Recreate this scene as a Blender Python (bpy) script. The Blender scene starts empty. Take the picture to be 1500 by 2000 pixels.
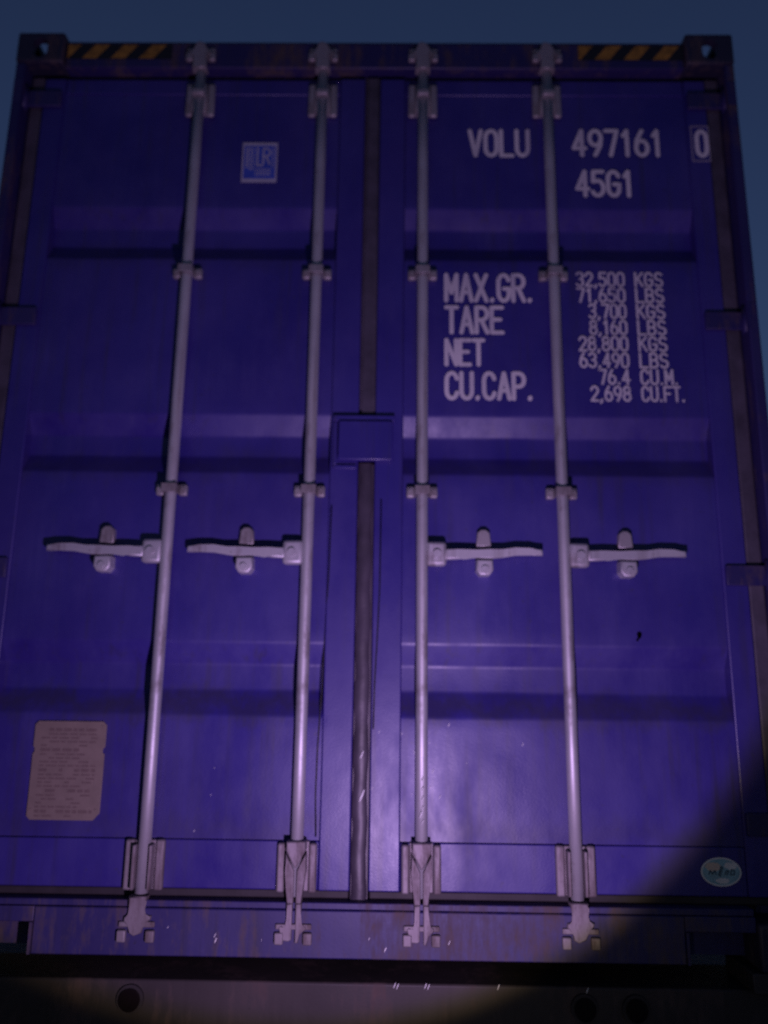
import bpy, bmesh, math, random
from mathutils import Vector, Matrix, noise
random.seed(7)
scene = bpy.context.scene
col = scene.collection
Z0 = 1.05                                   # height of the container's bottom castings above the ground

# ------------------------------------------------------------------ camera
cam = bpy.data.cameras.new("camera"); cam_o = bpy.data.objects.new("camera", cam); col.objects.link(cam_o)
cp, cy, cr = 0.2145, -0.0124, 0.0127        # pitch up, yaw, roll
fw = Vector((math.sin(cy)*math.cos(cp), math.cos(cy)*math.cos(cp), math.sin(cp)))
r0 = Vector((math.cos(cy), -math.sin(cy), 0)); u0 = r0.cross(fw)
rr = r0*math.cos(cr) + u0*math.sin(cr); uu = -r0*math.sin(cr) + u0*math.cos(cr)
m = Matrix((rr, uu, -fw)).transposed().to_4x4(); m.translation = Vector((0.0841, -2.2257, Z0 + 0.7357))
cam_o.matrix_world = m
cam.sensor_fit = 'HORIZONTAL'; cam.sensor_width = 36; cam.lens = 36*1507.5/1500
cam.clip_start = 0.05; cam.clip_end = 5000
cam.dof.use_dof = True; cam.dof.focus_distance = 1.75; cam.dof.aperture_fstop = 1.25
scene.camera = cam_o

# ------------------------------------------------------------------ sky (late dusk)
world = bpy.data.worlds.new("World"); scene.world = world; world.use_nodes = True
wn = world.node_tree; bg = wn.nodes["Background"]
sky = wn.nodes.new("ShaderNodeTexSky"); sky.sky_type = 'NISHITA'; sky.sun_disc = False
sky.sun_elevation = math.radians(6); sky.ozone_density = 3.8; sky.dust_density = 0; sky.sun_rotation = math.radians(0)
wb = wn.nodes.new("ShaderNodeMix"); wb.data_type = 'RGBA'; wb.blend_type = 'MULTIPLY'; wb.inputs[0].default_value = 1; wb.inputs[7].default_value = (1.36, .90, 1.06, 1)
wn.links.new(sky.outputs[0], wb.inputs[6]); wn.links.new(wb.outputs[2], bg.inputs[0])   # the camera's violet white balance
bg.inputs[1].default_value = 0.036

# ------------------------------------------------------------------ the torch whose beam falls on the doors
TORCH = Vector((0.20, -1.38, Z0 + 0.12)); AIM = Vector((-0.12, 0.06, Z0 + 1.11)); HALF = math.radians(45.3)
lamp = bpy.data.lights.new("torch_light", 'SPOT'); lamp_o = bpy.data.objects.new("torch_light", lamp); col.objects.link(lamp_o)
lamp_o.location = TORCH; lamp_o.rotation_euler = (AIM-TORCH).to_track_quat('-Z', 'Y').to_euler()
lamp.spot_size = math.radians(150); lamp.spot_blend = 0.6; lamp.shadow_soft_size = 0.02; lamp.energy = 106
lamp.use_nodes = True
ln = lamp.node_tree; em = ln.nodes["Emission"]
tc = ln.nodes.new("ShaderNodeTexCoord"); sep = ln.nodes.new("ShaderNodeSeparateXYZ")
ln.links.new(tc.outputs["Normal"], sep.inputs[0])
ab = ln.nodes.new("ShaderNodeMath"); ab.operation = 'ABSOLUTE'; ln.links.new(sep.outputs["Z"], ab.inputs[0])
ac = ln.nodes.new("ShaderNodeMath"); ac.operation = 'ARCCOSINE'; ln.links.new(ab.outputs[0], ac.inputs[0])
mr = ln.nodes.new("ShaderNodeMath"); mr.operation = 'DIVIDE'; mr.inputs[1].default_value = HALF*2
ln.links.new(ac.outputs[0], mr.inputs[0])
rp = ln.nodes.new("ShaderNodeValToRGB"); ln.links.new(mr.outputs[0], rp.inputs[0])
E = rp.color_ramp.elements
BEAM = [(0.0, (.78, .51, 1.0)), (0.18, (.76, .50, .975)), (0.27, (.66, .43, .85)), (0.40, (.63, .41, .80)), (0.478, (.62, .41, .76)), (0.490, (.46, .34, .38)), (0.502, (.28, .205, .115)),
        (0.513, (.036, .031, .029)), (0.75, (.022, .021, .024)), (1.0, (.007, .007, .008))]
while len(E) < len(BEAM): E.new(0.5)
for e, (p, c) in zip(E, BEAM): e.position = p; e.color = (*c, 1)
ln.links.new(rp.outputs[0], em.inputs["Color"]); em.inputs["Strength"].default_value = 1.0

vs = scene.view_settings
scene.display_settings.display_device = 'sRGB'
vs.view_transform = 'Standard'; vs.look = 'None'; vs.exposure = 0; vs.gamma = 1; vs.use_curve_mapping = False
scene.render.engine = 'CYCLES'
scene.cycles.max_bounces = 6; scene.cycles.use_denoising = False; scene.cycles.sample_clamp_indirect = 1.0; scene.cycles.sample_clamp_direct = 6.0

# ------------------------------------------------------------------ materials
class NT:
    def __init__(s, name):
        s.m = bpy.data.materials.new(name); s.m.use_nodes = True; s.t = s.m.node_tree; s.b = s.t.nodes["Principled BSDF"]
        s.co = s.n("ShaderNodeTexCoord").outputs["Object"]
    def n(s, k, **kw):
        x = s.t.nodes.new(k)
        for a, b in kw.items(): setattr(x, a, b)
        return x
    def l(s, a, b): s.t.links.new(a, b)
    def noise(s, scale, detail=4, stretch=(1, 1, 1), rough=.55, offs=0):
        mp = s.n("ShaderNodeMapping"); mp.inputs["Scale"].default_value = stretch; mp.inputs["Location"].default_value = (offs, offs*.7, offs*.3)
        s.l(s.co, mp.inputs[0]); x = s.n("ShaderNodeTexNoise"); x.inputs["Scale"].default_value = scale
        x.inputs["Detail"].default_value = detail; x.inputs["Roughness"].default_value = rough; s.l(mp.outputs[0], x.inputs["Vector"]); return x.outputs["Fac"]
    def ramp(s, f, a, b, lo=0., hi=1.):
        x = s.n("ShaderNodeMapRange"); s.l(f, x.inputs[0])
        for i, v_ in enumerate((a, b, lo, hi)): x.inputs[i+1].default_value = v_
        return x.outputs[0]
    def mul(s, a, b, op='MULTIPLY'):
        x = s.n("ShaderNodeMath", operation=op)
        for i, v_ in enumerate((a, b)):
            if isinstance(v_, (int, float)): x.inputs[i].default_value = v_
            else: s.l(v_, x.inputs[i])
        return x.outputs[0]
    def mix(s, f, a, b):
        x = s.n("ShaderNodeMix", data_type='RGBA')
        for i, v_ in ((0, f), (6, a), (7, b)):
            if isinstance(v_, tuple): x.inputs[i].default_value = (*v_, 1)
            elif isinstance(v_, (int, float)): x.inputs[i].default_value = v_
            else: s.l(v_, x.inputs[i])
        return x.outputs[2]
    def bump(s, h, strength, dist):
        x = s.n("ShaderNodeBump"); x.inputs["Strength"].default_value = strength; x.inputs["Distance"].default_value = dist
        s.l(h, x.inputs["Height"]); s.l(x.outputs[0], s.b.inputs["Normal"])

def paint(name, base, worn, dirt, metal=0.0, stain=(), chalk=0.0, rust=0.0, rough=(.30, .52), spec=.5, bump=.25, dirt_amt=.6):
    k = NT(name)
    c = k.mix(k.ramp(k.noise(2.2, 5), .38, .68), base, worn)                              # faded patches
    if chalk: c = k.mix(k.mul(k.mul(k.ramp(k.noise(4.5, 7, (1, 1, .7), .68, 12), .45, .72), k.ramp(k.noise(1.0, 5, (60, 60, 2.2), .6, 8), .35, .7, .35, 1)), chalk), c, (.095, .085, .27))
    st = k.ramp(k.noise(1.0, 4, (34, 34, 1.3), .6, 3), .52, .74)                          # rain-washed dirt runs
    c = k.mix(k.mul(k.mul(st, k.ramp(k.noise(3.1, 3, offs=9), .35, .65)), dirt_amt), c, dirt)
    sp = k.ramp(k.noise(55, 3, offs=5), .66, .76)                                         # specks
    c = k.mix(k.mul(sp, .45), c, dirt)
    if rust > 0:
        rm = k.ramp(k.mul(k.noise(6, 6, (1.4, 1.4, .6), .72, 2), k.mul(k.noise(46, 4, (1, 1, .14), .6, 1), .40), 'ADD'), .78-.22*rust, 1.0-.20*rust)
        rc = k.mix(k.noise(30, 4), (.045, .030, .032), (.11, .075, .066)); c = k.mix(rm, c, rc)
        k.l(k.ramp(rm, 0, 1, rough[1], .85), k.b.inputs["Roughness"])
    else:
        k.l(k.ramp(k.noise(5.5, 6, (1, 1, .45), .6, 4), .35, .68, *rough), k.b.inputs["Roughness"])
    if stain:                                                                              # ragged grime lying along the lower bends
        sz = k.n("ShaderNodeSeparateXYZ"); k.l(k.co, sz.inputs[0]); rag = k.mul(k.mul(k.noise(9, 6, (1, 1, .5), .75, 6), -.5, 'ADD'), .24)
        for z_, amt in stain:
            d_ = k.mul(k.mul(k.mul(sz.outputs["Z"], rag, 'ADD'), -z_, 'ADD'), 0, 'ADD'); ad = k.n("ShaderNodeMath", operation='ABSOLUTE'); k.l(d_, ad.inputs[0])
            c = k.mix(k.mul(k.ramp(ad.outputs[0], .006, .055, 1, 0), amt), c, dirt)
    k.b.inputs["Metallic"].default_value = metal
    k.l(c, k.b.inputs["Base Color"]); k.b.inputs["Specular IOR Level"].default_value = spec
    k.bump(k.mul(k.noise(3.0, 3), k.mul(k.noise(170, 2), .05), 'ADD'), bump, .012)
    return k.m

def plain(name, base, rough=.6, var=.3, spec=.4, scale=30):
    k = NT(name); d = tuple(x*(1-var) for x in base)
    k.l(k.mix(k.ramp(k.noise(scale, 5), .3, .7), d, base), k.b.inputs["Base Color"])
    k.b.inputs["Roughness"].default_value = rough; k.b.inputs["Specular IOR Level"].default_value = spec
    k.bump(k.noise(120, 3), .15, .002)
    return k.m

M = dict(
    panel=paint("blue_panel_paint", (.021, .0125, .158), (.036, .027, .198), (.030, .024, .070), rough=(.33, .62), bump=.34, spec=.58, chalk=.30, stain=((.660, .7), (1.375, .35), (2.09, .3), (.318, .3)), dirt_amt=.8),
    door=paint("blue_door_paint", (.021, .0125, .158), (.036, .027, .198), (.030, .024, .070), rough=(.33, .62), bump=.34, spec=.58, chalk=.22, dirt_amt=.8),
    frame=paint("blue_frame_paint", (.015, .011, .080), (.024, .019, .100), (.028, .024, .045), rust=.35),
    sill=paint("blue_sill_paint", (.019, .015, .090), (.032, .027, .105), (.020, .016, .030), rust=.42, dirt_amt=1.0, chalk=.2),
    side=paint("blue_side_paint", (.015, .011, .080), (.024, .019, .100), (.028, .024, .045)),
    cast=paint("dark_casting_paint", (.014, .013, .035), (.022, .020, .045), (.03, .022, .02), rust=.4),
    zinc=paint("galvanised_steel", (.42, .42, .45), (.60, .59, .61), (.20, .17, .17), metal=.55, rust=.20, rough=(.42, .52), dirt_amt=.7),
    zincdirty=paint("dirty_galvanised_steel", (.28, .26, .27), (.42, .40, .41), (.14, .11, .10), metal=.45, rust=.42, rough=(.42, .5), dirt_amt=.8),
    grimy=paint("grimy_galvanised_steel", (.19, .165, .18), (.36, .33, .34), (.08, .06, .06), metal=.35, rust=.52, rough=(.5, .62), dirt_amt=.9),
    rubber=plain("grey_rubber", (.080, .070, .100), .62, .45, .35, 14),
    rubberl=plain("grimy_wet_rubber", (.062, .050, .074), .46, .5, .5, 9),
    rubberd=plain("dark_rubber", (.035, .030, .034), .6, .4, .3, 14),
    white=paint("stencil_white", (.50, .49, .52), (.72, .70, .70), (.16, .14, .28), rough=(.45, .6), bump=.05, dirt_amt=.85),
    greywhite=paint("faded_white", (.22, .20, .26), (.30, .28, .33), (.14, .12, .2), rough=(.5, .6), bump=.05),
    yellow=plain("amber_tape", (.40, .21, .03), .5, .6, .4, 40),
    black=plain("black_tape", (.012, .012, .014), .5, .2, .4, 40),
    sblue=plain("sticker_blue", (.05, .09, .48), .45, .2, .4, 20),
    swhite=plain("sticker_white", (.42, .42, .50), .5, .2, .4, 40),
    plate=plain("engraved_plate", (.205, .165, .135), .55, .18, .4, 22),
    platei=plain("plate_engraving", (.155, .115, .100), .6, .2, .3, 60),
    teal=plain("sticker_teal", (.27, .47, .53), .5, .3, .4, 45),
    tealw=plain("sticker_pale", (.75, .74, .72), .5, .2, .4, 60),
    orange=plain("sticker_orange", (.70, .56, .46), .5, .2, .4, 60),
    ink=plain("sticker_ink", (.05, .09, .13), .6, .2, .3, 40),
    tar=plain("black_chip", (.002, .002, .002), .95, .2, .0, 60),
    chassis=paint("chassis_paint", (.034, .029, .030), (.050, .042, .042), (.02, .016, .016), rust=.3, spec=.3),
    lens=plain("unlit_lamp_lens", (.008, .005, .006), .25, .2, .5, 40),
    tyre=plain("tyre_rubber", (.02, .02, .02), .8, .3, .3, 30),
)
def asphalt():
    k = NT("asphalt"); k.l(k.mix(k.noise(60, 6), (.03, .03, .032), (.07, .068, .066)), k.b.inputs["Base Color"]); k.b.inputs["Roughness"].default_value = .8
    k.bump(k.noise(180, 4), .5, .01); return k.m
M['asphalt'] = asphalt()
def glint_water():
    k = NT("glint_water"); k.b.inputs["Base Color"].default_value = (1, 1, 1, 1); k.b.inputs["Roughness"].default_value = .22  # mostly opaque white body paints in the glints of the drops
    k.b.inputs["IOR"].default_value = 1.33; k.b.inputs["Transmission Weight"].default_value = .35; return k.m
M['glint_water'] = glint_water()

# ------------------------------------------------------------------ mesh helpers
def box(bm, x0, x1, y0, y1, z0, z1, bev=0.0, mi=0, seg=2):
    vs_ = [bm.verts.new((x, y, z)) for x in (x0, x1) for y in (y0, y1) for z in (z0, z1)]
    fs = [bm.faces.new([vs_[i] for i in q]) for q in ((0,1,3,2), (4,6,7,5), (0,4,5,1), (2,3,7,6), (0,2,6,4), (1,5,7,3))]
    for f in fs: f.material_index = mi
    if bev:
        es = list({e for f in fs for e in f.edges})
        r = bmesh.ops.bevel(bm, geom=es, offset=bev, segments=seg, profile=.5, affect='EDGES')
        for f in r['faces']: f.material_index = mi; f.smooth = True
def prism(bm, pts, y0, y1, bev=0.0, mi=0):
    """polygon in x,z extruded from y0 (front) to y1 (back)"""
    a = [bm.verts.new((x, y0, z)) for x, z in pts]; b = [bm.verts.new((x, y1, z)) for x, z in pts]
    fs = [bm.faces.new(a), bm.faces.new(b[::-1])]
    n = len(pts)
    for i in range(n): fs.append(bm.faces.new((a[i], b[i], b[(i+1) % n], a[(i+1) % n])))
    for f in fs: f.material_index = mi
    if bev:
        r = bmesh.ops.bevel(bm, geom=list(fs[0].edges), offset=bev, segments=2, profile=.5, affect='EDGES')
        for f in r['faces']: f.material_index = mi; f.smooth = True
def tube(bm, pts, rad, n=20, mi=0, cap=True):
    """tube along a list of points; rad a number or a list"""
    P = [Vector(p) for p in pts]; rings = []
    ref = Vector((0, 1, 0)) if abs((P[-1]-P[0]).normalized().y) < .9 else Vector((1, 0, 0))
    for i, p in enumerate(P):
        d = (P[min(i+1, len(P)-1)]-P[max(i-1, 0)]).normalized(); s = d.cross(ref).normalized(); t = s.cross(d)
        r = rad[i] if isinstance(rad, (list, tuple)) else rad
        rings.append([bm.verts.new(p + s*r*math.cos(2*math.pi*k/n) + t*r*math.sin(2*math.pi*k/n)) for k in range(n)])
    for a, b in zip(rings, rings[1:]):
        for k in range(n):
            f = bm.faces.new((a[k], a[(k+1) % n], b[(k+1) % n], b[k])); f.smooth = True; f.material_index = mi
    if cap:
        for r in (rings[0][::-1], rings[-1]): f = bm.faces.new(r); f.material_index = mi
def disc(bm, cx, cz, rx, rz, y, n=28, mi=0, y1=None):
    pts = [(cx + rx*math.cos(2*math.pi*k/n), cz + rz*math.sin(2*math.pi*k/n)) for k in range(n)]
    if y1 is None:
        f = bm.faces.new([bm.verts.new((x, y, z)) for x, z in pts]); f.material_index = mi
    else: prism(bm, pts, y, y1, mi=mi)
def obj(name, bm, mats, parent=None, label=None, **props):
    bmesh.ops.recalc_face_normals(bm, faces=bm.faces)
    me = bpy.data.meshes.new(name); bm.to_mesh(me); bm.free()
    for k in ([mats] if isinstance(mats, str) else mats): me.materials.append(M[k])
    o = bpy.data.objects.new(name, me); col.objects.link(o)
    if parent: o.parent = parent
    if label: o['label'] = label
    for a, b in props.items(): o[a] = b
    return o
def copy_of(o, parent, loc=None, flip=False):
    c = o.copy(); col.objects.link(c); c.parent = parent
    if loc is not None: c.location = loc
    if flip: c.scale.x = -1
    return c
def thing(name, label, cat, loc):
    o = bpy.data.objects.new(name, None); col.objects.link(o); o.location = loc; o['label'] = label; o['category'] = cat; return o
B = bmesh.new

# ------------------------------------------------------------------ ground
bm = B(); f = bm.faces.new([bm.verts.new(p) for p in ((-900, -900, 0), (900, -900, 0), (900, 900, 0), (-900, 900, 0))])
obj("ground", bm, 'asphalt', kind='structure', label='dark asphalt ground under the trailer')

# ------------------------------------------------------------------ trailer chassis
ch = thing("trailer_chassis", "dark steel trailer chassis carrying the blue container on its rear bolster", "trailer", (0, 0, 0))
zb = Z0
bm = B(); box(bm, -1.21, 1.21, .045, .235, zb-.30, zb-.052, .006)
box(bm, -1.21, 1.21, .030, .25, zb-.345, zb-.301, .004)
obj("rear_bolster", bm, 'chassis', ch)
bm = B(); box(bm, -.085, .085, .0, .178, zb-.052, zb-.002, .004); pad = obj("container_pad", bm, 'chassis', ch); pad.location = (-1.12, .01, 0)
copy_of(pad, ch, (1.12, .01, 0)); copy_of(pad, ch, (-1.12, 11.99, 0)); copy_of(pad, ch, (1.12, 11.99, 0))
bm = B(); box(bm, -1.21, 1.21, 11.9, 12.15, zb-.30, zb-.052, .006); obj("front_bolster", bm, 'chassis', ch)
bm = B(); box(bm, -.06, .06, .235, 11.9, zb-.30, zb-.28, 0); box(bm, -.06, .06, .235, 11.9, zb-.085, zb-.065, 0); box(bm, -.006, .006, .235, 11.9, zb-.28, zb-.085, 0)
rl = obj("main_rail", bm, 'chassis', ch); rl.location.x = -.5; copy_of(rl, ch, (.5, 0, 0))
bm = B(); n = 26
disc(bm, 0, 0, .036, .036, .0, n, 0, .04); disc(bm, 0, 0, .028, .028, -.007, n, 1, .001)
lmp = obj("marker_lamp", bm, ['rubberd', 'lens'], ch); lmp.location = (-.60, .036, zb-.098)
for x in (.60, .735): copy_of(lmp, ch, (x, .036, zb-.102))
def lathe(bm, prof, n=40, mi=0):
    rings = [[bm.verts.new((x, r*math.cos(2*math.pi*k/n), r*math.sin(2*math.pi*k/n))) for k in range(n)] for x, r in prof]
    for a, b in zip(rings, rings[1:]):
        for k in range(n): f = bm.faces.new((a[k], a[(k+1) % n], b[(k+1) % n], b[k])); f.smooth = True; f.material_index = mi
for wy in (2.0, 3.3):
    bm = B(); tube(bm, [(-.95, wy, .5), (.95, wy, .5)], .065); obj("axle", bm, 'chassis', ch)
    for hx in (-.51, .51): bm = B(); box(bm, hx-.05, hx+.05, wy-.1, wy+.1, .54, zb-.30, .01); obj("axle_hanger", bm, 'chassis', ch)
    for sx in (-1, 1):
        bm = B()
        for off in (.67, 1.0): lathe(bm, [(sx*(off-.12), .29), (sx*(off-.13), .40), (sx*(off-.10), .49), (sx*off, .50), (sx*(off+.10), .49), (sx*(off+.13), .40), (sx*(off+.12), .29)])
        w = obj("wheel", bm, 'tyre', ch); w.location = (0, wy, .5)
        bm = B(); lathe(bm, [(sx*.9, .06), (sx*.9, .28), (sx*1.11, .29)]); r_ = obj("rim", bm, 'zincdirty', w)

# ------------------------------------------------------------------ container body
ct = thing("shipping_container", "blue forty foot high cube shipping container seen at its closed cargo doors", "container", (0, 0, Z0))
L, W2, H = 12.19, 1.219, 2.896
# corrugated side walls and roof
for sx in (-1, 1):
    bm = B(); prof = []; y = .16
    while y < L-.16:
        prof += [(y, 0), (y+.07, 0), (y+.14, .036), (y+.21, .036)]; y += .28
    prof.append((L-.16, 0)); last = None
    for yy, d in prof:
        a = bm.verts.new((sx*(W2-.012-d), yy, .15)); b = bm.verts.new((sx*(W2-.012-d), yy, H-.06))
        if last: bm.faces.new((last[0], a, b, last[1]))
        last = (a, b)
    obj("side_wall", bm, 'side', ct)
    bm = B(); box(bm, min(sx*W2, sx*(W2-.06)), max(sx*W2, sx*(W2-.06)), .178, L-.178, H-.075, H-.01, .004); obj("top_side_rail", bm, 'side', ct)
    bm = B(); box(bm, min(sx*W2, sx*(W2-.05)), max(sx*W2, sx*(W2-.05)), .178, L-.178, .012, .16, .004); obj("bottom_side_rail", bm, 'side', ct)
bm = B(); box(bm, -W2+.06, W2-.06, .10, L-.1, H-.045, H-.035); obj("roof_panel", bm, 'side', ct)
bm = B(); box(bm, -W2+.05, W2-.05, .12, L-.05, .10, .16); obj("floor_deck", bm, 'chassis', ct)
bm = B(); box(bm, -W2+.05, W2-.05, L-.05, L-.02, .16, H-.05); obj("front_wall", bm, 'side', ct)

# corner castings: hollow blocks with oval openings
def slot(ax, cx, cy_, cz, hl, r, depth):
    b = B(); n = 10; pts = []
    for k in range(n+1): a = -math.pi/2 + math.pi*k/n; pts.append((hl+r*math.cos(a), r*math.sin(a)))
    for k in range(n+1): a = math.pi/2 + math.pi*k/n; pts.append((-hl+r*math.cos(a), r*math.sin(a)))
    f3 = {'y': lambda u, v, d: (cx+v, cy_+d, cz+u), 'z': lambda u, v, d: (cx+v, cy_+u, cz+d), 'x': lambda u, v, d: (cx+d, cy_+v, cz+u)}[ax]
    A = [b.verts.new(f3(u, v, -depth)) for u, v in pts]; C = [b.verts.new(f3(u, v, depth)) for u, v in pts]
    b.faces.new(A); b.faces.new(C[::-1])
    for i in range(len(pts)): j = (i+1) % len(pts); b.faces.new((A[i], C[i], C[j], A[j]))
    bmesh.ops.recalc_face_normals(b, faces=b.faces); return b
def casting():
    b = B(); box(b, -.081, .081, 0, .178, 0, .118, .009, seg=3)
    me = bpy.data.meshes.new("corner_casting"); bmesh.ops.recalc_face_normals(b, faces=b.faces); b.to_mesh(me); b.free()
    o = bpy.data.objects.new("corner_casting", me); col.objects.link(o)
    cut = []
    inner = B(); box(inner, -.060, .055, .026, .155, .016, .094)
    bmesh.ops.recalc_face_normals(inner, faces=inner.faces)
    for b2 in (inner, slot('y', 0, 0, .055, .012, .026, .05), slot('z', 0, .089, .118, .030, .0318, .06), slot('x', -.081, .089, .055, .010, .025, .05)):
        m2 = bpy.data.meshes.new("cutter"); b2.to_mesh(m2); b2.free(); c = bpy.data.objects.new("cutter", m2); col.objects.link(c); cut.append(c)
        md = o.modifiers.new("cut", 'BOOLEAN'); md.object = c; md.operation = 'DIFFERENCE'; md.solver = 'EXACT'
    dg = bpy.context.evaluated_depsgraph_get(); dg.update(); nm = bpy.data.meshes.new_from_object(o.evaluated_get(dg))
    o.modifiers.clear(); o.data = nm; nm.materials.clear(); nm.materials.append(M['cast'])
    for c in cut: d_ = c.data; bpy.data.objects.remove(c); bpy.data.meshes.remove(d_)
    return o
c0 = casting(); c0.parent = ct; c0.location = (-W2+.081, 0, H-.118)
for sx in (-1, 1):
    for yy in (0, L):
        for top in (1, 0):
            if (sx, yy, top) == (-1, 0, 1): continue
            c = copy_of(c0, ct, (sx*(W2-.081), yy, H-.118 if top else .118))
            c.scale = (1 if sx < 0 else -1, 1 if yy == 0 else -1, 1 if top else -1)

# door end frame
for sx in (-1, 1):
    def X(a, b): return (min(sx*a, sx*b), max(sx*a, sx*b))
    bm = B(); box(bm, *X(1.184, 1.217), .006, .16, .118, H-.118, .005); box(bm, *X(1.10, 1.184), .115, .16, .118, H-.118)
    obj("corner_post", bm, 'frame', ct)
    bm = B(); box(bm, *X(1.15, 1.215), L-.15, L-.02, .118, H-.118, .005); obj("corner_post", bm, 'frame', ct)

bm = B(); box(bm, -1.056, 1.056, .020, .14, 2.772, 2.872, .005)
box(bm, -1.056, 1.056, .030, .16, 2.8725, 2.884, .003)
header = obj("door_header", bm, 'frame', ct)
# sill with a rectangular opening beside each bottom casting
bm = B()
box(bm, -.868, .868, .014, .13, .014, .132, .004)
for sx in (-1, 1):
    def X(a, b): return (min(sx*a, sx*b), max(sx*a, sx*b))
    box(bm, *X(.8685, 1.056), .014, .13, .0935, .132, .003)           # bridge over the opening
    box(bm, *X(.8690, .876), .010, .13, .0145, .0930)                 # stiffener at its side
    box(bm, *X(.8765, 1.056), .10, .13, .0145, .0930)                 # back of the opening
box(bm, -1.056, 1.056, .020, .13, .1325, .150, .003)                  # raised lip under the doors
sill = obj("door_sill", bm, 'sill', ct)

# ------------------------------------------------------------------ doors
YF = .052                                    # front of the frame; the panel's proud fields are 3 mm behind
def corrugated_panel(bm, xa, xb):
    zs = [(.300, .055)]
    for c in (.746, 1.447, 2.168): zs += [(c-(.096 if c > 1 else .114), .055), (c-(.036 if c > 1 else .044), .091), (c+.030, .091), (c+.093, .055)]
    zs += [(2.690, .055)]
    # rounded bends
    P = [zs[0]]
    for i in range(1, len(zs)-1):
        a, b, c = Vector(zs[i-1]), Vector(zs[i]), Vector(zs[i+1])
        p, q_ = b+(a-b).normalized()*.007, b+(c-b).normalized()*.007
        for t in (0, .35, .65, 1): w = p.lerp(b, t).lerp(b.lerp(q_, t), t); P.append((w.x, w.y))
    P.append(zs[-1])
    Q = []
    for (za, ya), (zc_, yc) in zip(P, P[1:]):
        n_ = max(1, int((zc_-za)/.03)); Q += [(za+(zc_-za)*i/n_, ya+(yc-ya)*i/n_) for i in range(n_)]
    Q.append(P[-1]); NX = 34; xs = [xa+(xb-xa)*i/NX for i in range(NX+1)]
    def dent(x, z):
        e = min(1, (x-xa)/.05, (xb-x)/.05, (z-.30)/.05, (2.69-z)/.05)
        return max(0, e)*(max(0, noise.noise(Vector((x*3.1, z*3.1, 4.2)))*.006) + max(0, noise.noise(Vector((x*8, z*8, 1.2)))-.25)*.005)
    rows = [[bm.verts.new((x, y + dent(x, z), z)) for x in xs] for z, y in Q]
    for a, b in zip(rows, rows[1:]):
        for i in range(NX): f = bm.faces.new((a[i], a[i+1], b[i+1], b[i])); f.smooth = True
    # end plates that close the corrugations
    for side in (0, -1):
        for c in (.746, 1.447, 2.168):
            bm.faces.new([bm.verts.new((xs[side], y+.0006, z)) for z, y in ((c-(.098 if c > 1 else .116), .052), (c-(.036 if c > 1 else .044), .094), (c+.030, .094), (c+.095, .052))])
doors = {}
for sx, lab in ((-1, 'left hand blue door with the data plate and a square sticker'), (1, 'right hand blue door with the white stencilled container number')):
    def X(a, b): return (min(sx*a, sx*b), max(sx*a, sx*b))
    bm = B(); corrugated_panel(bm, *X(.112, 1.058))
    d = obj("door", bm, 'panel', ct, label=lab); doors[sx] = d
    bm = B(); box(bm, *X(.0255, .1115), YF-.006, .10, .172, 2.752, .004); obj("inner_stile", bm, 'door', d)
    bm = B(); box(bm, *X(1.0585, 1.132), YF-.002, .10, .172, 2.752, .004); obj("outer_stile", bm, 'door', d)
    bm = B(); box(bm, *X(.112, 1.058), YF, .10, .172, .2985, .004); obj("bottom_rail", bm, 'door', d)
    bm = B(); box(bm, *X(.112, 1.058), YF, .10, 2.6915, 2.752, .004); obj("top_rail", bm, 'door', d)
    bm = B(); box(bm, *X(1.1325, 1.183), YF+.004, .10, .160, 2.765, .008); obj("side_gasket", bm, 'rubber', d)
    bm = B(); box(bm, *X(.028, 1.132), YF+.006, .10, .1505, .1715, .004); obj("bottom_gasket", bm, 'rubberd', d)
    bm = B(); box(bm, *X(.028, 1.132), YF+.012, .10, 2.7525, 2.7715, .004); obj("top_gasket", bm, 'rubberd', d)
    # hinges
    bm = B(); box(bm, *X(1.065, 1.20), .038, YF-.0025, -.030, .030, .003); tube(bm, [(sx*1.192, .034, -.045), (sx*1.192, .034, .045)], .015, 16)
    box(bm, *X(1.185, 1.214), .004, .0055, -.045, .045, 0)
    h0 = obj("hinge", bm, 'frame', d); h0.location.z = 1.05
    for z in (.36, 1.86, 2.665): copy_of(h0, d, (0, 0, z))

# centre gasket, its lower run a little off the upper one, and the overlap plate
dr, dl = doors[1], doors[-1]
bm = B(); box(bm, -.0248, .0248, YF+.006, .09, 1.535, 2.765, .002); box(bm, -.018, .0235, YF-.004, YF+.0055, 1.535, 2.76, .006); obj("centre_gasket", bm, 'rubber', dr)
bm = B(); box(bm, -.0248, .0248, YF+.006, .09, .140, 1.384, .002)
gv = []                                      # the lower seal is a little wavy and creased
for k in range(61):
    z = .145 + (1.384-.145)*k/60; w0 = -.0225 + .0022*math.sin(k*.9) + random.uniform(-.001, .001); w1 = .0190 + .0022*math.sin(k*.7+1) + random.uniform(-.001, .001); yy = YF-.002 + random.uniform(-.0015, .0015)
    gv.append([bm.verts.new(p) for p in ((w0, YF+.0058, z), (w0+.004, yy, z), ((w0+w1)/2, yy+.0022, z), (w1-.004, yy, z), (w1, YF+.0058, z))])
for a_, b_ in zip(gv, gv[1:]):
    for i in range(4): f = bm.faces.new((a_[i], a_[i+1], b_[i+1], b_[i])); f.smooth = True
obj("centre_gasket", bm, 'rubberl', dr)
bm = B()
box(bm, -.086, .080, .022, .0455, 1.386, 1.512, .004); box(bm, -.104, .086, .030, .0455, 1.5125, 1.532, .003); box(bm, -.104, -.090, .034, .0455, 1.375, 1.5120, .002)
box(bm, -.1035, -.030, .036, .0455, 1.362, 1.3745, .002)
obj("overlap_plate", bm, 'door', dr)
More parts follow.
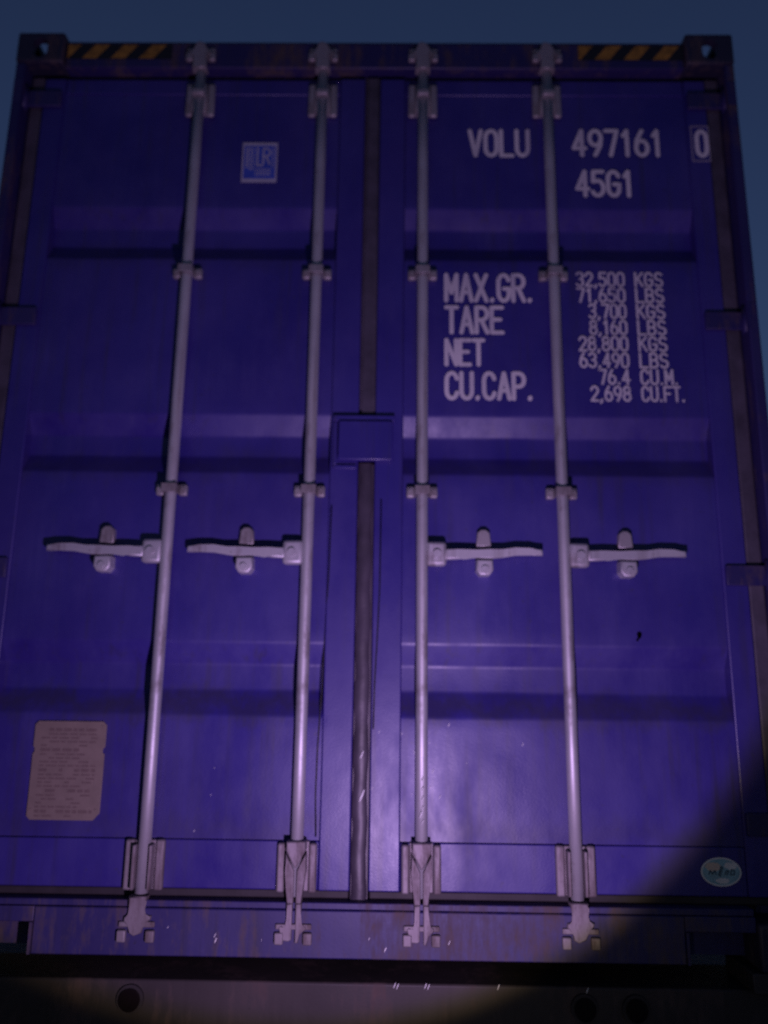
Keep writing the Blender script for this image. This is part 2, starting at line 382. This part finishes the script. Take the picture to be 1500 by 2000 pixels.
# thin sealant cracks beside the centre stiles
for pts, par in (([(-.103, 1.25), (-.106, 1.02), (-.112, .86), (-.117, .70), (-.124, .55), (-.126, .42), (-.122, .31)], dl), ([(.047, 1.27), (.046, 1.0), (.041, .86), (.035, .72), (.033, .60)], dr)):
    bm = B(); tube(bm, [(x, .0455 if abs(x) < .1115 else .053, z) for x, z in pts], .0022, 8); obj("sealant_bead", bm, 'black', par)

# ------------------------------------------------------------------ locking gear
RX = (-.588, -.170, .170, .590); YR = .030
HZ = 1.101
def wings(bm, z0, z1, hw, inner, y0=.036):
    for s in (-1, 1): box(bm, min(s*inner, s*hw), max(s*inner, s*hw), y0, .0515, z0, z1, .006)
# shared meshes
bm = B(); tube(bm, [(0, YR, .165), (0, YR, .6), (0, YR, 1.5), (0, YR, 2.4), (0, YR, 2.765)], .0172, 24); rod0 = obj("locking_rod", bm, 'zinc')
bm = B(); wings(bm, 2.598, 2.722, .049, .024); prism(bm, [(-.0245, 2.604), (.0245, 2.604), (.0245, 2.716), (-.0245, 2.716)], .0255, .0514, .008)
box(bm, -.020, .020, .0005, .0250, 2.655, 2.675, .004)
br_top = obj("rod_bracket", bm, 'zincdirty')
def guide(z):
    bm = B()
    for s in (-1, 1):
        box(bm, min(s*.0225, s*.047), max(s*.0225, s*.047), .034, .0545, z-.017, z+.017, .005)
        tube(bm, [(s*.036, .0335, z), (s*.036, .029, z)], .0075, 12)
    box(bm, -.0222, .0222, .0012, .0045, z-.013, z+.013, .001)
    for s in (-1, 1): box(bm, min(s*.0185, s*.0222), max(s*.0185, s*.0222), .0048, .0545, z-.013, z+.013, 0)
    return bm
gd1 = obj("rod_guide", guide(2.012), 'zincdirty'); gd2 = obj("rod_guide", guide(1.291), 'zincdirty')
# lower bracket, plain form (outer rods) and forked form (inner rods)
bm = B(); wings(bm, .170, .300, .054, .030, .030); box(bm, -.0295, .0295, .0400, .0514, .172, .298, .003)
box(bm, -.027, -.018, .006, .0398, .176, .290, .003); box(bm, .018, .027, .006, .0398, .176, .290, .003)
br_plain = obj("rod_bracket", bm, 'grimy')
bm = B(); wings(bm, .170, .296, .054, .033, .030); box(bm, -.0325, .0325, .0420, .0514, .172, .300, .003)
prism(bm, [(-.026, .306), (.026, .306), (.026, .282), (.003, .240), (-.003, .240), (-.026, .282)], -.002, .0415, .004)
prism(bm, [(-.027, .274), (-.0035, .231), (-.0035, .150), (-.020, .150), (-.024, .190), (-.028, .230)], .004, .0415, .003)
prism(bm, [(.027, .274), (.0035, .231), (.0035, .150), (.018, .150), (.022, .190), (.028, .230)], .004, .0415, .003)
br_fork = obj("rod_bracket", bm, 'grimy')
# cams at the rod's ends: neck, hooked head
def cam_mesh(z0, s, fork):
    bm = B(); P = lambda pts: [(x, z0 + s*z) for x, z in pts]
    y0, y1 = .002, .034
    if fork:
        prism(bm, P([(-.021, 0), (-.0045, 0), (-.0045, .095), (-.012, .100), (-.030, .098), (-.040, .062), (-.034, .058), (-.020, .066), (-.016, .040)]), y0, y1, .003)
        prism(bm, P([(.0045, 0), (.020, 0), (.018, .040), (.020, .056), (.034, .060), (.032, .070), (.014, .078), (.013, .104), (.0045, .104)]), y0, y1, .003)
    else:
        prism(bm, P([(-.026, 0), (.024, 0), (.020, .012), (.017, .034), (.021, .050), (.038, .052), (.036, .063), (.020, .070), (.014, .098), (-.006, .106), (-.020, .098), (-.018, .074), (-.036, .066), (-.034, .054), (-.020, .050), (-.018, .030)]), y0, y1, .004)
    return bm
def keeper_mesh(z0, s):
    bm = B(); zz = lambda a, b: (min(z0+s*a, z0+s*b), max(z0+s*a, z0+s*b))
    for k in (-1, 1): box(bm, min(k*.024, k*.046), max(k*.024, k*.046), .002, .0145, *zz(.010, .034), .004)
    box(bm, -.046, .046, .005, .0145, *zz(.062, .082), .004)
    return bm
cam_bot = {0: obj("locking_cam", cam_mesh(.162, -.92, False), 'grimy'), 1: obj("locking_cam", cam_mesh(.150, -.92, True), 'grimy')}
cam_top = obj("locking_cam", cam_mesh(2.758, 1, False), 'zincdirty')
def keep(zl, front):
    bm = B(); f_ = front
    for k in (-1, 1): box(bm, min(k*.026, k*.050), max(k*.026, k*.050), f_-.016, f_-.0005, zl+.0, zl+.030, .004)
    box(bm, -.048, .048, f_-.010, f_-.0005, zl+.036, zl+.050, .003)
    return bm
kp_bot = obj("cam_keeper", keep(.050, .014), 'grimy'); kp_top = obj("cam_keeper", keep(2.790, .020), 'zincdirty')
DY = .021
def handle_mesh(s):
    """handle pointing to s; returns hub, bar and catch meshes"""
    hub = B(); box(hub, min(s*.012, s*.072), max(s*.012, s*.072), -.004, .030, HZ-.035, HZ+.037, .010)
    tube(hub, [(s*.044, -.0035, HZ), (s*.044, -.012, HZ)], .012, 16)
    bar = B(); top, bot = [], []
    for x, zc, h in ((.066, .0, .032), (.105, .0, .030), (.125, .002, .026), (.165, .002, .024), (.205, -.001, .024), (.245, .004, .024), (.285, .010, .023), (.330, .010, .021), (.368, .008, .019)):
        x = .066+(x-.066)*.955; top.append((s*x, HZ+zc-.001+h/2)); bot.append((s*x, HZ+zc-.001-h/2))
    pts = top + bot[::-1]
    prism(bar, pts if s > 0 else pts[::-1], -.004, .010, .005)
    cat = B()
    cx = s*.183; up = HZ+.022
    pr = lambda z0, z1, w0, w1, y0: prism(cat, [(cx-w0, z0), (cx+w0, z0), (cx+w1, z1), (cx+w1*.4, z1+.010), (cx-w1*.4, z1+.010), (cx-w1, z1)], y0, .0545, .004)
    pr(up+.002, up+.045, .022, .019, .012)
    cat2 = B(); lo = HZ-.017
    prism(cat2, [(cx-.024, lo), (cx+.024, lo), (cx+.025, lo-.032), (cx+.014, lo-.046), (cx-.014, lo-.046), (cx-.025, lo-.032)][::-1], -.010, .0545, .005)
    tube(cat2, [(cx, -.0095, lo-.028), (cx, -.016, lo-.028)], .010, 14)
    for b_ in (hub, bar, cat, cat2): bmesh.ops.translate(b_, verts=b_.verts, vec=(0, DY, 0))
    return [(hub, "handle_hub", 'zinc'), (bar, "handle", 'zinc'), (cat, "handle_catch", 'zincdirty'), (cat2, "handle_retainer", 'zinc')]
hm = {s: [obj(n_, b_, m_) for b_, n_, m_ in handle_mesh(s)] for s in (-1, 1)}
used = set()
def place(o, parent, x, rz=0):
    if o.name in used: o = copy_of(o, parent)
    else: used.add(o.name); o.parent = parent
    o.location = (x, 0, 0); o.rotation_euler.y = rz; return o
for i, x in enumerate(RX):
    d = dl if x < 0 else dr; inner = i in (1, 2)
    place(rod0, d, x); place(br_top, d, x); place(gd1, d, x); place(gd2, d, x)
    place(br_fork if inner else br_plain, d, x)
    place(cam_bot[1 if inner else 0], d, x); place(cam_top, d, x)
    place(kp_bot, sill, x); place(kp_top, header, x)
    for o in hm[-1 if x < 0 else 1]: place(o, d, x)

# ------------------------------------------------------------------ hazard tape on the header
def clip_x(poly, xa, xb):
    for lim, sgn in ((xa, 1), (xb, -1)):
        out = []
        for (x0, z0), (x1, z1) in zip(poly, poly[1:]+poly[:1]):
            i0, i1 = sgn*(x0-lim) >= 0, sgn*(x1-lim) >= 0
            if i0: out.append((x0, z0))
            if i0 != i1: t = (lim-x0)/(x1-x0); out.append((lim, z0+t*(z1-z0)))
        poly = out
    return poly
for xa, xb, first in ((-1.052, -.690, -1.098), (.697, 1.052, .655)):
    bm = B(); za, zc = 2.806, 2.862
    f = bm.faces.new([bm.verts.new((x, .0190, z)) for x, z in ((xa, za-.002), (xb, za-.002), (xb, zc+.002), (xa, zc+.002))]); f.material_index = 0
    for k in range(5):
        x0 = first + k*.098; p = clip_x([(x0, za), (x0+.050, za), (x0+.094, zc), (x0+.044, zc)], xa+.002, xb-.002)
        if len(p) > 2 and k < 4: f = bm.faces.new([bm.verts.new((x, .0184, z)) for x, z in p]); f.material_index = 1
    obj("hazard_tape", bm, ['black', 'yellow'], header, label='yellow and black diagonal warning tape')

# ------------------------------------------------------------------ stencilled lettering (stroke font, cell 0..1 by 0..1)
def arc(cx, cz, rx, rz, a0, a1, n=9): return [(cx+rx*math.cos(math.radians(a0+(a1-a0)*i/n)), cz+rz*math.sin(math.radians(a0+(a1-a0)*i/n))) for i in range(n+1)]
O_ = [(0, .28)] + arc(.5, .28, .5, .28, 180, 360)[1:] + arc(.5, .72, .5, .28, 0, 180) + [(0, .28)]
G_ = {
 'V': [[(0, 1), (.5, 0), (1, 1)]], 'O': [O_], '0': [O_], 'L': [[(0, 1), (0, 0), (1, 0)]], 'U': [[(0, 1), (0, .28)] + arc(.5, .28, .5, .28, 180, 360)[1:] + [(1, 1)]],
 '4': [[(.72, 0), (.72, 1), (0, .28), (1, .28)]], '9': [arc(.5, .70, .5, .30, 0, 360, 16), [(1, .70), (.9, .38), (.45, 0)]], '7': [[(0, 1), (1, 1), (.4, 0)]],
 '1': [[(.15, .80), (.55, 1), (.55, 0)]], '6': [arc(.5, .30, .5, .30, 180, 540, 16), [(0, .30), (.1, .62), (.55, 1)]], '5': [[(.95, 1), (.1, 1), (.05, .58)] + arc(.45, .31, .53, .31, 110, -150, 12)],
 'G': [arc(.5, .70, .5, .30, 20, 180) + arc(.5, .30, .5, .30, 180, 360)[0:] + [(1, .47), (.55, .47)]], 'M': [[(0, 0), (0, 1), (.5, .3), (1, 1), (1, 0)]],
 'A': [[(0, 0), (.5, 1), (1, 0)], [(.18, .32), (.82, .32)]], 'X': [[(0, 0), (1, 1)], [(0, 1), (1, 0)]], 'R': [[(0, 0), (0, 1), (.5, 1)] + arc(.5, .75, .5, .25, 90, -90) + [(0, .5)], [(.45, .5), (1, 0)]],
 'T': [[(0, 1), (1, 1)], [(.5, 1), (.5, 0)]], 'E': [[(1, 1), (0, 1), (0, 0), (1, 0)], [(0, .52), (.8, .52)]], 'N': [[(0, 0), (0, 1), (1, 0), (1, 1)]],
 'C': [arc(.5, .70, .5, .30, 15, 180) + arc(.5, .30, .5, .30, 180, 345)], 'P': [[(0, 0), (0, 1), (.5, 1)] + arc(.5, .74, .5, .26, 90, -90) + [(0, .48)]],
 '3': [arc(.45, .75, .5, .25, 150, -90, 10) + arc(.45, .26, .53, .26, 90, -150, 10)], '2': [arc(.5, .72, .5, .28, 170, -20, 10) + [(0, 0), (1, 0)]],
 '8': [arc(.5, .76, .42, .24, 0, 360, 16), arc(.5, .27, .5, .27, 0, 360, 16)], 'K': [[(0, 0), (0, 1)], [(1, 1), (0, .42)], [(.3, .58), (1, 0)]],
 'S': [arc(.5, .75, .48, .25, 30, 270, 10) + arc(.5, .25, .5, .25, 90, -150, 10)], 'B': [[(0, 0), (0, 1), (.5, 1)] + arc(.5, .76, .45, .24, 90, -90) + [(0, .52)], [(.5, .52)] + arc(.5, .26, .5, .26, 90, -90) + [(0, 0)]],
 'F': [[(1, 1), (0, 1), (0, 0)], [(0, .52), (.8, .52)]], '.': [[(.1, .0), (.14, .05)]], ',': [[(.18, .06), (.02, -.14)]],
}
def stroke(bm, pts, w, y, mi=0):
    """a flat ribbon with round joints and ends; every piece lies a hair in front of the one before"""
    r = w/2
    for k, (a, b) in enumerate(zip(pts, pts[1:])):
        d = Vector((b[0]-a[0], b[1]-a[1]))
        if d.length < 1e-6: continue
        t = math.atan2(d.y, d.x); ring = []
        for i in range(7): g = t+math.pi/2+math.pi*i/6; ring.append((a[0]+r*math.cos(g), a[1]+r*math.sin(g)))
        for i in range(7): g = t-math.pi/2+math.pi*i/6; ring.append((b[0]+r*math.cos(g), b[1]+r*math.sin(g)))
        f = bm.faces.new([bm.verts.new((x, y-(k % 7)*.00004, z)) for x, z in ring]); f.material_index = mi
def write(bm, text, x0, x1, z0, z1, w, y, narrow='.,', mi=0):
    """text stretched to fill x0..x1, z0..z1"""
    adv = [.32 if c in narrow else .55 if c == ' ' else .8 if c == '1' else 1.0 for c in text]
    gap = .42; tot = sum(adv) + gap*(len(text)-1); u = (x1-x0-w)/tot; x = x0+w/2; h = z1-z0-w
    for c, a in zip(text, adv):
        if c != ' ':
            cw = u*(a if c not in narrow else 1.0)
            for si, s in enumerate(G_[c]): stroke(bm, [(x+p*cw*(1 if c != '1' else 1.0), z0+w/2+q*h) for p, q in s], w, y-si*.0003, mi)
        x += u*(a+gap)
YT = .0520
def lettering(name, text, x0, x1, z0, z1, w, label, mat='white'):
    bm = B(); write(bm, text, x0, x1, z0, z1, w, YT); return obj(name, bm, mat, dr, label=label)
lettering("container_number", "VOLU", .322, .531, 2.452, 2.561, .0145, 'white owner code letters VOLU')
lettering("container_number", "497161", .670, .978, 2.455, 2.563, .0145, 'white serial number 497161')
bm = B(); write(bm, "0", 1.082, 1.128, 2.452, 2.560, .0145, .0490)
obj("check_digit", bm, 'white', dr, label='white check digit 0 in a thin box')
bm = B()
for x0, x1, z0, z1 in ((1.070, 1.074, 2.438, 2.574), (1.1275, 1.1315, 2.438, 2.574), (1.0742, 1.1273, 2.570, 2.574), (1.0742, 1.1273, 2.438, 2.442)): box(bm, x0, x1, .0488, .0502, z0, z1)
obj("check_digit_box", bm, 'greywhite', dr)
lettering("size_type_code", "45G1", .676, .873, 2.303, 2.407, .0145, 'white size and type code 45G1')
for t, x1, za, zc in (("MAX.GR.", .528, 1.922, 2.026), ("TARE", .432, 1.812, 1.912), ("NET", .370, 1.703, 1.799), ("CU.CAP.", .520, 1.590, 1.688)):
    lettering("weight_heading", t, .240, x1, za, zc, .0138, 'white stencilled words ' + t)
rows = [("32,500", .664, "KGS", .945), ("71,650", .664, "LBS", .945), ("3,700", .700, "KGS", .945), ("8,160", .700, "LBS", .945), ("28,800", .664, "KGS", .945), ("63,490", .664, "LBS", .945), ("76.4", .722, "CU.M.", .972), ("2,698", .694, "CU.FT.", .990)]
for i, (a, xa, b, xb) in enumerate(rows):
    zc = 2.0065 - i*.0557; bm = B()
    write(bm, a, xa, .822, zc-.0270, zc+.0270, .0078, YT); obj("weight_figure", bm, 'white', dr, label=f'white stencilled figure {a}')
    bm = B(); write(bm, b, .852, xb, zc-.0270, zc+.0270, .0078, YT); obj("weight_unit", bm, 'white', dr, label=f'white stencilled unit {b} after {a}')

# ------------------------------------------------------------------ stickers and plate
def quad(bm, x0, x1, z0, z1, y, mi):
    f = bm.faces.new([bm.verts.new(p) for p in ((x0, y, z0), (x1, y, z0), (x1, y, z1), (x0, y, z1))]); f.material_index = mi
bm = B(); sx0, sx1, sz0, sz1 = -.436, -.318, 2.354, 2.505; y = .0530
box(bm, sx0, sx1, y, y+.0008, sz0, sz1, mi=0)
quad(bm, sx0+.006, sx1-.006, sz0+.014, sz1-.012, y-.0004, 1)
for x0, x1, z0 in ((.014, .020, .055), (.026, .030, .045), (.036, .039, .045)): quad(bm, sx0+x0, sx0+x1, sz0+z0, sz1-.018, y-.0008, 0)
quad(bm, sx0+.048, sx0+.054, sz0+.060, sz1-.018, y-.0008, 0); quad(bm, sx0+.0542, sx0+.070, sz0+.060, sz0+.067, y-.0008, 0)
write(bm, "R", sx0+.068, sx0+.096, sz0+.066, sz1-.020, .006, y-.0008, mi=0)
quad(bm, sx0+.102, sx0+.105, sz0+.055, sz1-.018, y-.0008, 0)
for z in (.046, .036, .027): quad(bm, sx0+.045, sx0+.098, sz0+z, sz0+z+.0035, y-.0008, 0)
obj("square_sticker", bm, ['swhite', 'sblue'], dl, label='square blue and white certification sticker with letters LR')

bm = B(); px0, px1, pz0, pz1 = -.933, -.728, .343, .610; y = .0500
c = .010
outline = [(px0+c, pz0), (px1-.018, pz0), (px1, pz0+.020), (px1, pz1-.09), (px1-.006, pz1-.085), (px1-.006, pz1-.075), (px1, pz1-.070), (px1, pz1-c), (px1-c, pz1), (px0+c, pz1), (px0, pz1-c), (px0, pz1-.070), (px0+.006, pz1-.075), (px0+.006, pz1-.085), (px0, pz1-.09), (px0, pz0+c)]
prism(bm, outline, y, y+.0035, .001)
zz = pz1-.020; rnd = random.Random(3)
for r_ in range(22):
    h = .0045 if r_ % 5 else .008
    x = px0+.022+(.02 if r_ < 2 else 0)
    while x < px1-.028:
        wd = rnd.uniform(.010, .030); x2 = min(x+wd, px1-.022)
        if rnd.random() < (.9 if r_ < 3 else .62): quad(bm, x, x2, zz-h, zz, y-.0005, 1)
        x = x2+.005
    zz -= h+.0058
for cx in (px0+.010, px1-.010):
    for cz in (pz0+.028, pz1-.014): disc(bm, cx, cz, .004, .004, y-.002, 12, 0, y-.0003)
obj("data_plate", bm, ['plate', 'platei'], dl, label='tan metal data plate with rows of engraved text')

bm = B(); ox, oz = .988, .236; y = .0490
disc(bm, ox, oz, .055, .037, y, 40, 0, y+.0012)
disc(bm, ox, oz, .051, .033, y-.0004, 40, 1)
def blob(cx, cz, rx, rz, mi, dy, seed):
    r_ = random.Random(seed); n = 22; f = bm.faces.new([bm.verts.new((cx+rx*math.cos(2*math.pi*k/n)*(1+r_.uniform(-.15, .15)), dy, cz+rz*math.sin(2*math.pi*k/n)*(1+r_.uniform(-.15, .15)))) for k in range(n)]); f.material_index = mi
blob(ox-.022, oz+.013, .021, .012, 2, y-.0008, 1); blob(ox+.026, oz+.016, .018, .009, 0, y-.0009, 2); blob(ox+.002, oz-.022, .018, .007, 0, y-.0009, 5)
for pts in ([(-.034, -.006), (-.030, .004), (-.024, -.006), (-.018, .004), (-.014, -.006)], [(-.008, -.008), (.000, .014), (.004, .012), (-.004, -.010)], [(.010, -.006), (.014, .004), (.020, .003), (.016, -.006)], [(.024, -.008), (.028, .006), (.036, .004), (.034, -.006), (.028, -.007)]):
    stroke(bm, [(ox+a, oz+b) for a, b in pts], .0032, y-.0013, 3)
obj("oval_sticker", bm, ['tealw', 'teal', 'orange', 'ink'], dr, label='oval pale and teal sticker with an orange patch')

bm = B(); pts = []
for k in range(14): a = 2*math.pi*k/14; pts.append((.804+.0068*math.cos(a)*(1+.15*math.sin(3*a)), .873+.0098*math.sin(a)))
f = bm.faces.new([bm.verts.new((x, .0530, z)) for x, z in pts]); stroke(bm, [(.802, .866), (.797, .858)], .006, .0526)
obj("paint_chip", bm, 'tar', dr, label='small black chip in the blue paint')

# ------------------------------------------------------------------ rain drops, their glints coloured in, on the lower doors, sill and bolster edge
ico = B(); bmesh.ops.create_icosphere(ico, subdivisions=2, radius=1)
IV = [v_.co.copy() for v_ in ico.verts]; ico.verts.index_update(); IF = [[v_.index for v_ in f.verts] for f in ico.faces]; ico.free()
def drop(bm, x, y, z, r):
    vv = [bm.verts.new((x + p.x*r*.8 + p.z*r*1.6, y + p.y*r*.8, z + p.z*r*4.0)) for p in IV]  # drop stretched and slanted into the streak of a smeared highlight
    for q in IF: f = bm.faces.new([vv[i] for i in q]); f.smooth = True
def drops(parent, spots):
    bm = B()
    for s in spots: drop(bm, *s)
    obj("rain_drop_glints", bm, 'glint_water', parent, kind='stuff')
rd = random.Random(11)
ds = [(.004, .0475, .420, .0045), (.002, .0475, .530, .003)]
for k in range(20): ds.append((rd.gauss(.16, .09), .0, rd.uniform(.26, .62), rd.uniform(.0007, .0016)))
ds = [(x, (.046 if .030 < abs(x) < .111 else .0545 if abs(x) > .112 else .049) if y == 0 else y, z, r) for x, y, z, r in ds if x > .03 or y]
ds += [(.172, .0045, z, .0016) for z in (.395, .42, .445, .36, .47)] + [(.168, .0045, .38, .0026)]
drops(dr, ds)
drops(dl, [(rd.uniform(-.5, -.05), .0545, rd.uniform(.18, .6), rd.uniform(.0006, .001)) for k in range(5)])
drops(sill, [(rd.uniform(-.6, .45), .013, rd.uniform(.03, .125), rd.uniform(.0006, .0017)) for k in range(9)])
drops(ch, [(x, .044, zb-.056+dz, .0019) for x, dz in ((.100, 0), (.108, -.002), (.182, 0), (.190, -.002), (.375, 0), (.61, -.004))])
